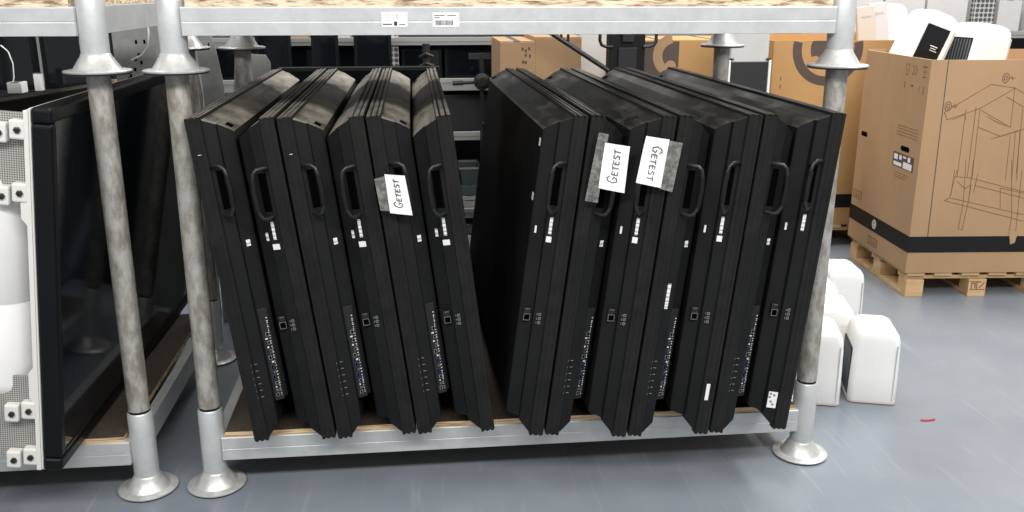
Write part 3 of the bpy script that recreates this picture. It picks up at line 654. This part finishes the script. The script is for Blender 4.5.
for r_ in (.026, .017): q.stroke([(-.457+r_*math.cos(a*math.pi/8), .307+r_*math.sin(a*math.pi/8)) for a in range(17)], .0045, -.0026)
q.stroke([(-.457, .296), (-.457, .318)], .005, -.0026).stroke([(-.466, .307), (-.448, .307)], .005, -.0026).obj('round_emblem', 'sticker', bb)
b2 = big_box((1.93, 2.75, 0), 0, 1.2, .8, 1.345, 'large ochre cardboard box with dark ring print behind the right posts', 'card2')
q = MB(); ring(q, .355, 1.295, .173, .232, -.0001, 168, 372, 36, clip=1.344); ring(q, .355, 1.295, .0, .115, -.0001, 0, 360, 36, clip=1.344)
q.obj('printed_ring', 'card_print', b2)
q = MB(); ring(q, .275, 1.215, 0, .035, -.0008, 0, 360, 20); q.obj('printed_dot', 'card2', b2)
MB().stroke([(.06, 1.12), (.06, 1.10)], .008, -.0001).stroke([(.06, 1.07), (.06, 1.05)], .008, -.0001).obj('printed_marks', 'line', b2)

# ------------------------------------------------------------ white projectors on the floor
def rrect(cx, cy, hx, hy, r, z, n=6):
    pts = []
    for (sx, sy, a0) in ((1, 1, 0), (-1, 1, 90), (-1, -1, 180), (1, -1, 270)):
        for k in range(n+1):
            a = R(a0+90*k/n); pts.append((cx+sx*(hx-r)+r*math.cos(a), cy+sy*(hy-r)+r*math.sin(a), z))
    return pts
def make_projector(panel='side'):
    t = empty('projector'); hw, hd = .097, .112
    rings = []
    for z, sx, sy in ((.012, .97, .98), (.02, 1, 1), (.12, .985, .985), (.24, .955, .965), (.272, .93, .95), (.296, .87, .92), (.314, .74, .85), (.326, .50, .72), (.330, .22, .5)):
        rings.append(rrect(0, hd, hw*sx, hd*sy, .028*sx, z))
    MB().loft(rings).obj('shell', 'white', t, smooth=True)
    MB().loft([rrect(0, hd, hw*1.0, hd*.992, .026, z) for z in (.004, .012)]).obj('base_plate', 'white2', t)
    for sx in (-1, 1): MB().lathe([(.012, 0), (.013, .006)], (sx*.060, .04, 0), 12).obj('foot', 'rubber', t)
    MB().box(hw-.022, hw-.0185, -.0015, .004, .02, .262).obj('seam', 'carton_grey', t)
    if panel == 'side':
        g = MB().box(-hw-.001, -hw+.012, .025, .195, .03, .235, 0)
        for k in range(8): g.box(-hw-.0025, -hw-.001, .03+k*.0205, .038+k*.0205, .04, .225, 1)
        g.obj('vent_grille', ['black_matte', 'bin_plastic'], t)
        MB().box(-hw-.002, -hw+.002, .045, .18, .014, .028).obj('label_strip', 'sticker', t)
    else:
        g = MB().box(-.054, .054, -.006, .01, .09, .262, 0); g.obj('front_window', 'glass', t, bevel=.003)
        MB().box(-.005, .030, -.0075, -.006, .170, .174).box(0, .026, -.0075, -.006, .160, .163).box(.0, .034, -.0075, -.006, .150, .153).obj('front_lettering', 'print_white', t)
    return t
pj = make_projector(); snapshot()
PG = 'white projectors standing on the floor'
spots = [(1.518, .372, -17, 'white projector nearest the camera on the floor, black vents on its left'), (1.282, .385, -16, 'white projector partly hidden behind the front right post, frontmost left'),
         (1.465, .665, -14, 'white projector with rounded top in the middle of the floor group'), (1.535, .955, -10, 'white projector half hidden behind the post, second from the back'), (1.775, 1.185, -8, 'rearmost white projector of the floor group, nearest the pallet')]
for i, (x, y, a, l) in enumerate(spots):
    o = pj if i == 0 else copy_tree(pj)
    o.location = (x, y, 0); o.rotation_euler = (0, 0, R(a)); tag(o, l, 'projector', PG)
sc = copy_tree(pj)
sc.location = (2.91, 2.05, 1.140); sc.rotation_euler = (0, R(9), R(10)); sc.scale = (1.4, 1.1, 1.0); tag(sc, 'tilted white projector at the right inside the big cardboard box', 'projector')
pf = make_projector('front'); pf.location = (2.535, 2.14, 1.150); pf.rotation_euler = (0, R(20), R(-8)); pf.scale = (1.25, 1.15, 1.22)
tag(pf, 'white projector with black window tilted out of the big cardboard box', 'projector')
def shell(x, y, z, w_, d, h_, m_, rot, label):
    t = empty('plastic_cover', (x, y, z), 0, label, 'cover', 'plastic covers standing in the rear box'); t.rotation_euler = rot
    MB().loft([rrect(0, 0, w_/2*s_, d/2*s_, .008, zz, 3) for zz, s_ in ((0, 1), (h_*.97, .94), (h_, .9))]).obj('cover_shell', m_, t, smooth=True)
    MB().box(-w_*.25, w_*.25, -d/2-.001, -d/2+.003, h_*.85, h_*.88).obj('cover_slot', 'carton_grey', t)
shell(2.67, 2.95, 1.113, .12, .05, .44, 'white2', (0, R(-9), R(-10)), 'cream plastic cover leaning in the rear box just right of the post')
shell(2.80, 3.05, 1.113, .13, .05, .46, 'white3', (0, R(-8), R(-10)), 'white flat plastic cover leaning behind the cream one')
MB().box(.013, 1.186, .013, .786, 1.10, 1.112).obj('inner_sheet', 'card2', b2)
o = copy_tree(pj); o.location = (2.92, 3.30, 1.128); o.scale = (1.3, 1, 1.32); o.rotation_euler = (0, R(4), R(170)); tag(o, 'white projector with rounded back behind the plastic covers in the box', 'projector')

# ------------------------------------------------------------ rear right shelving
shelving('storage_shelf', 2.7, 6.6, 4.0, 4.7, [(.2, .28), (1.29, 1.345)], 2.4, 'grey steel shelf with cartons at top right behind the boxes', uprights=(2.75, 4.10, 6.5), upw=.17)
Gc = 'pale cartons on the rear right shelf'
for a, b_, z1, l in ((2.88, 3.28, 1.62, 'pale grey carton at left of the rear right shelf'), (3.30, 3.62, 1.60, 'pale grey carton behind the tilted projector'), (3.64, 3.97, 1.64, 'pale grey carton left of the perforated upright'), (4.23, 4.42, 1.57, 'narrow grey carton right of the perforated upright'), (4.48, 4.95, 1.62, 'pale wide carton at the top right corner')):
    carton(a, b_, 4.02, 4.55, 1.336, z1, l, 'carton_grey', group=Gc)
MB().box(2.7, 6.6, 4.76, 4.78, 0, 2.4).obj('shelf_back_sheet', 'dark_board'); tag(bpy.data.objects['shelf_back_sheet.001'], 'dark sheet closing off the back of the right shelf', 'panel')

# ------------------------------------------------------------ litter
o = MB().tube([(1.64, .205, .004), (1.67, .200, .004), (1.70, .207, .004)], .004, 6).obj('plastic_scrap', 'red'); tag(o, 'small reddish scrap on the floor in front of the white projectors', 'scrap')
o = MB().tube([(.19, -.32, .003), (.20, -.33, .006), (.205, -.345, .003)], .003, 6).obj('wire_scrap', 'sticker'); tag(o, 'tiny pale wire scrap on the floor', 'scrap')
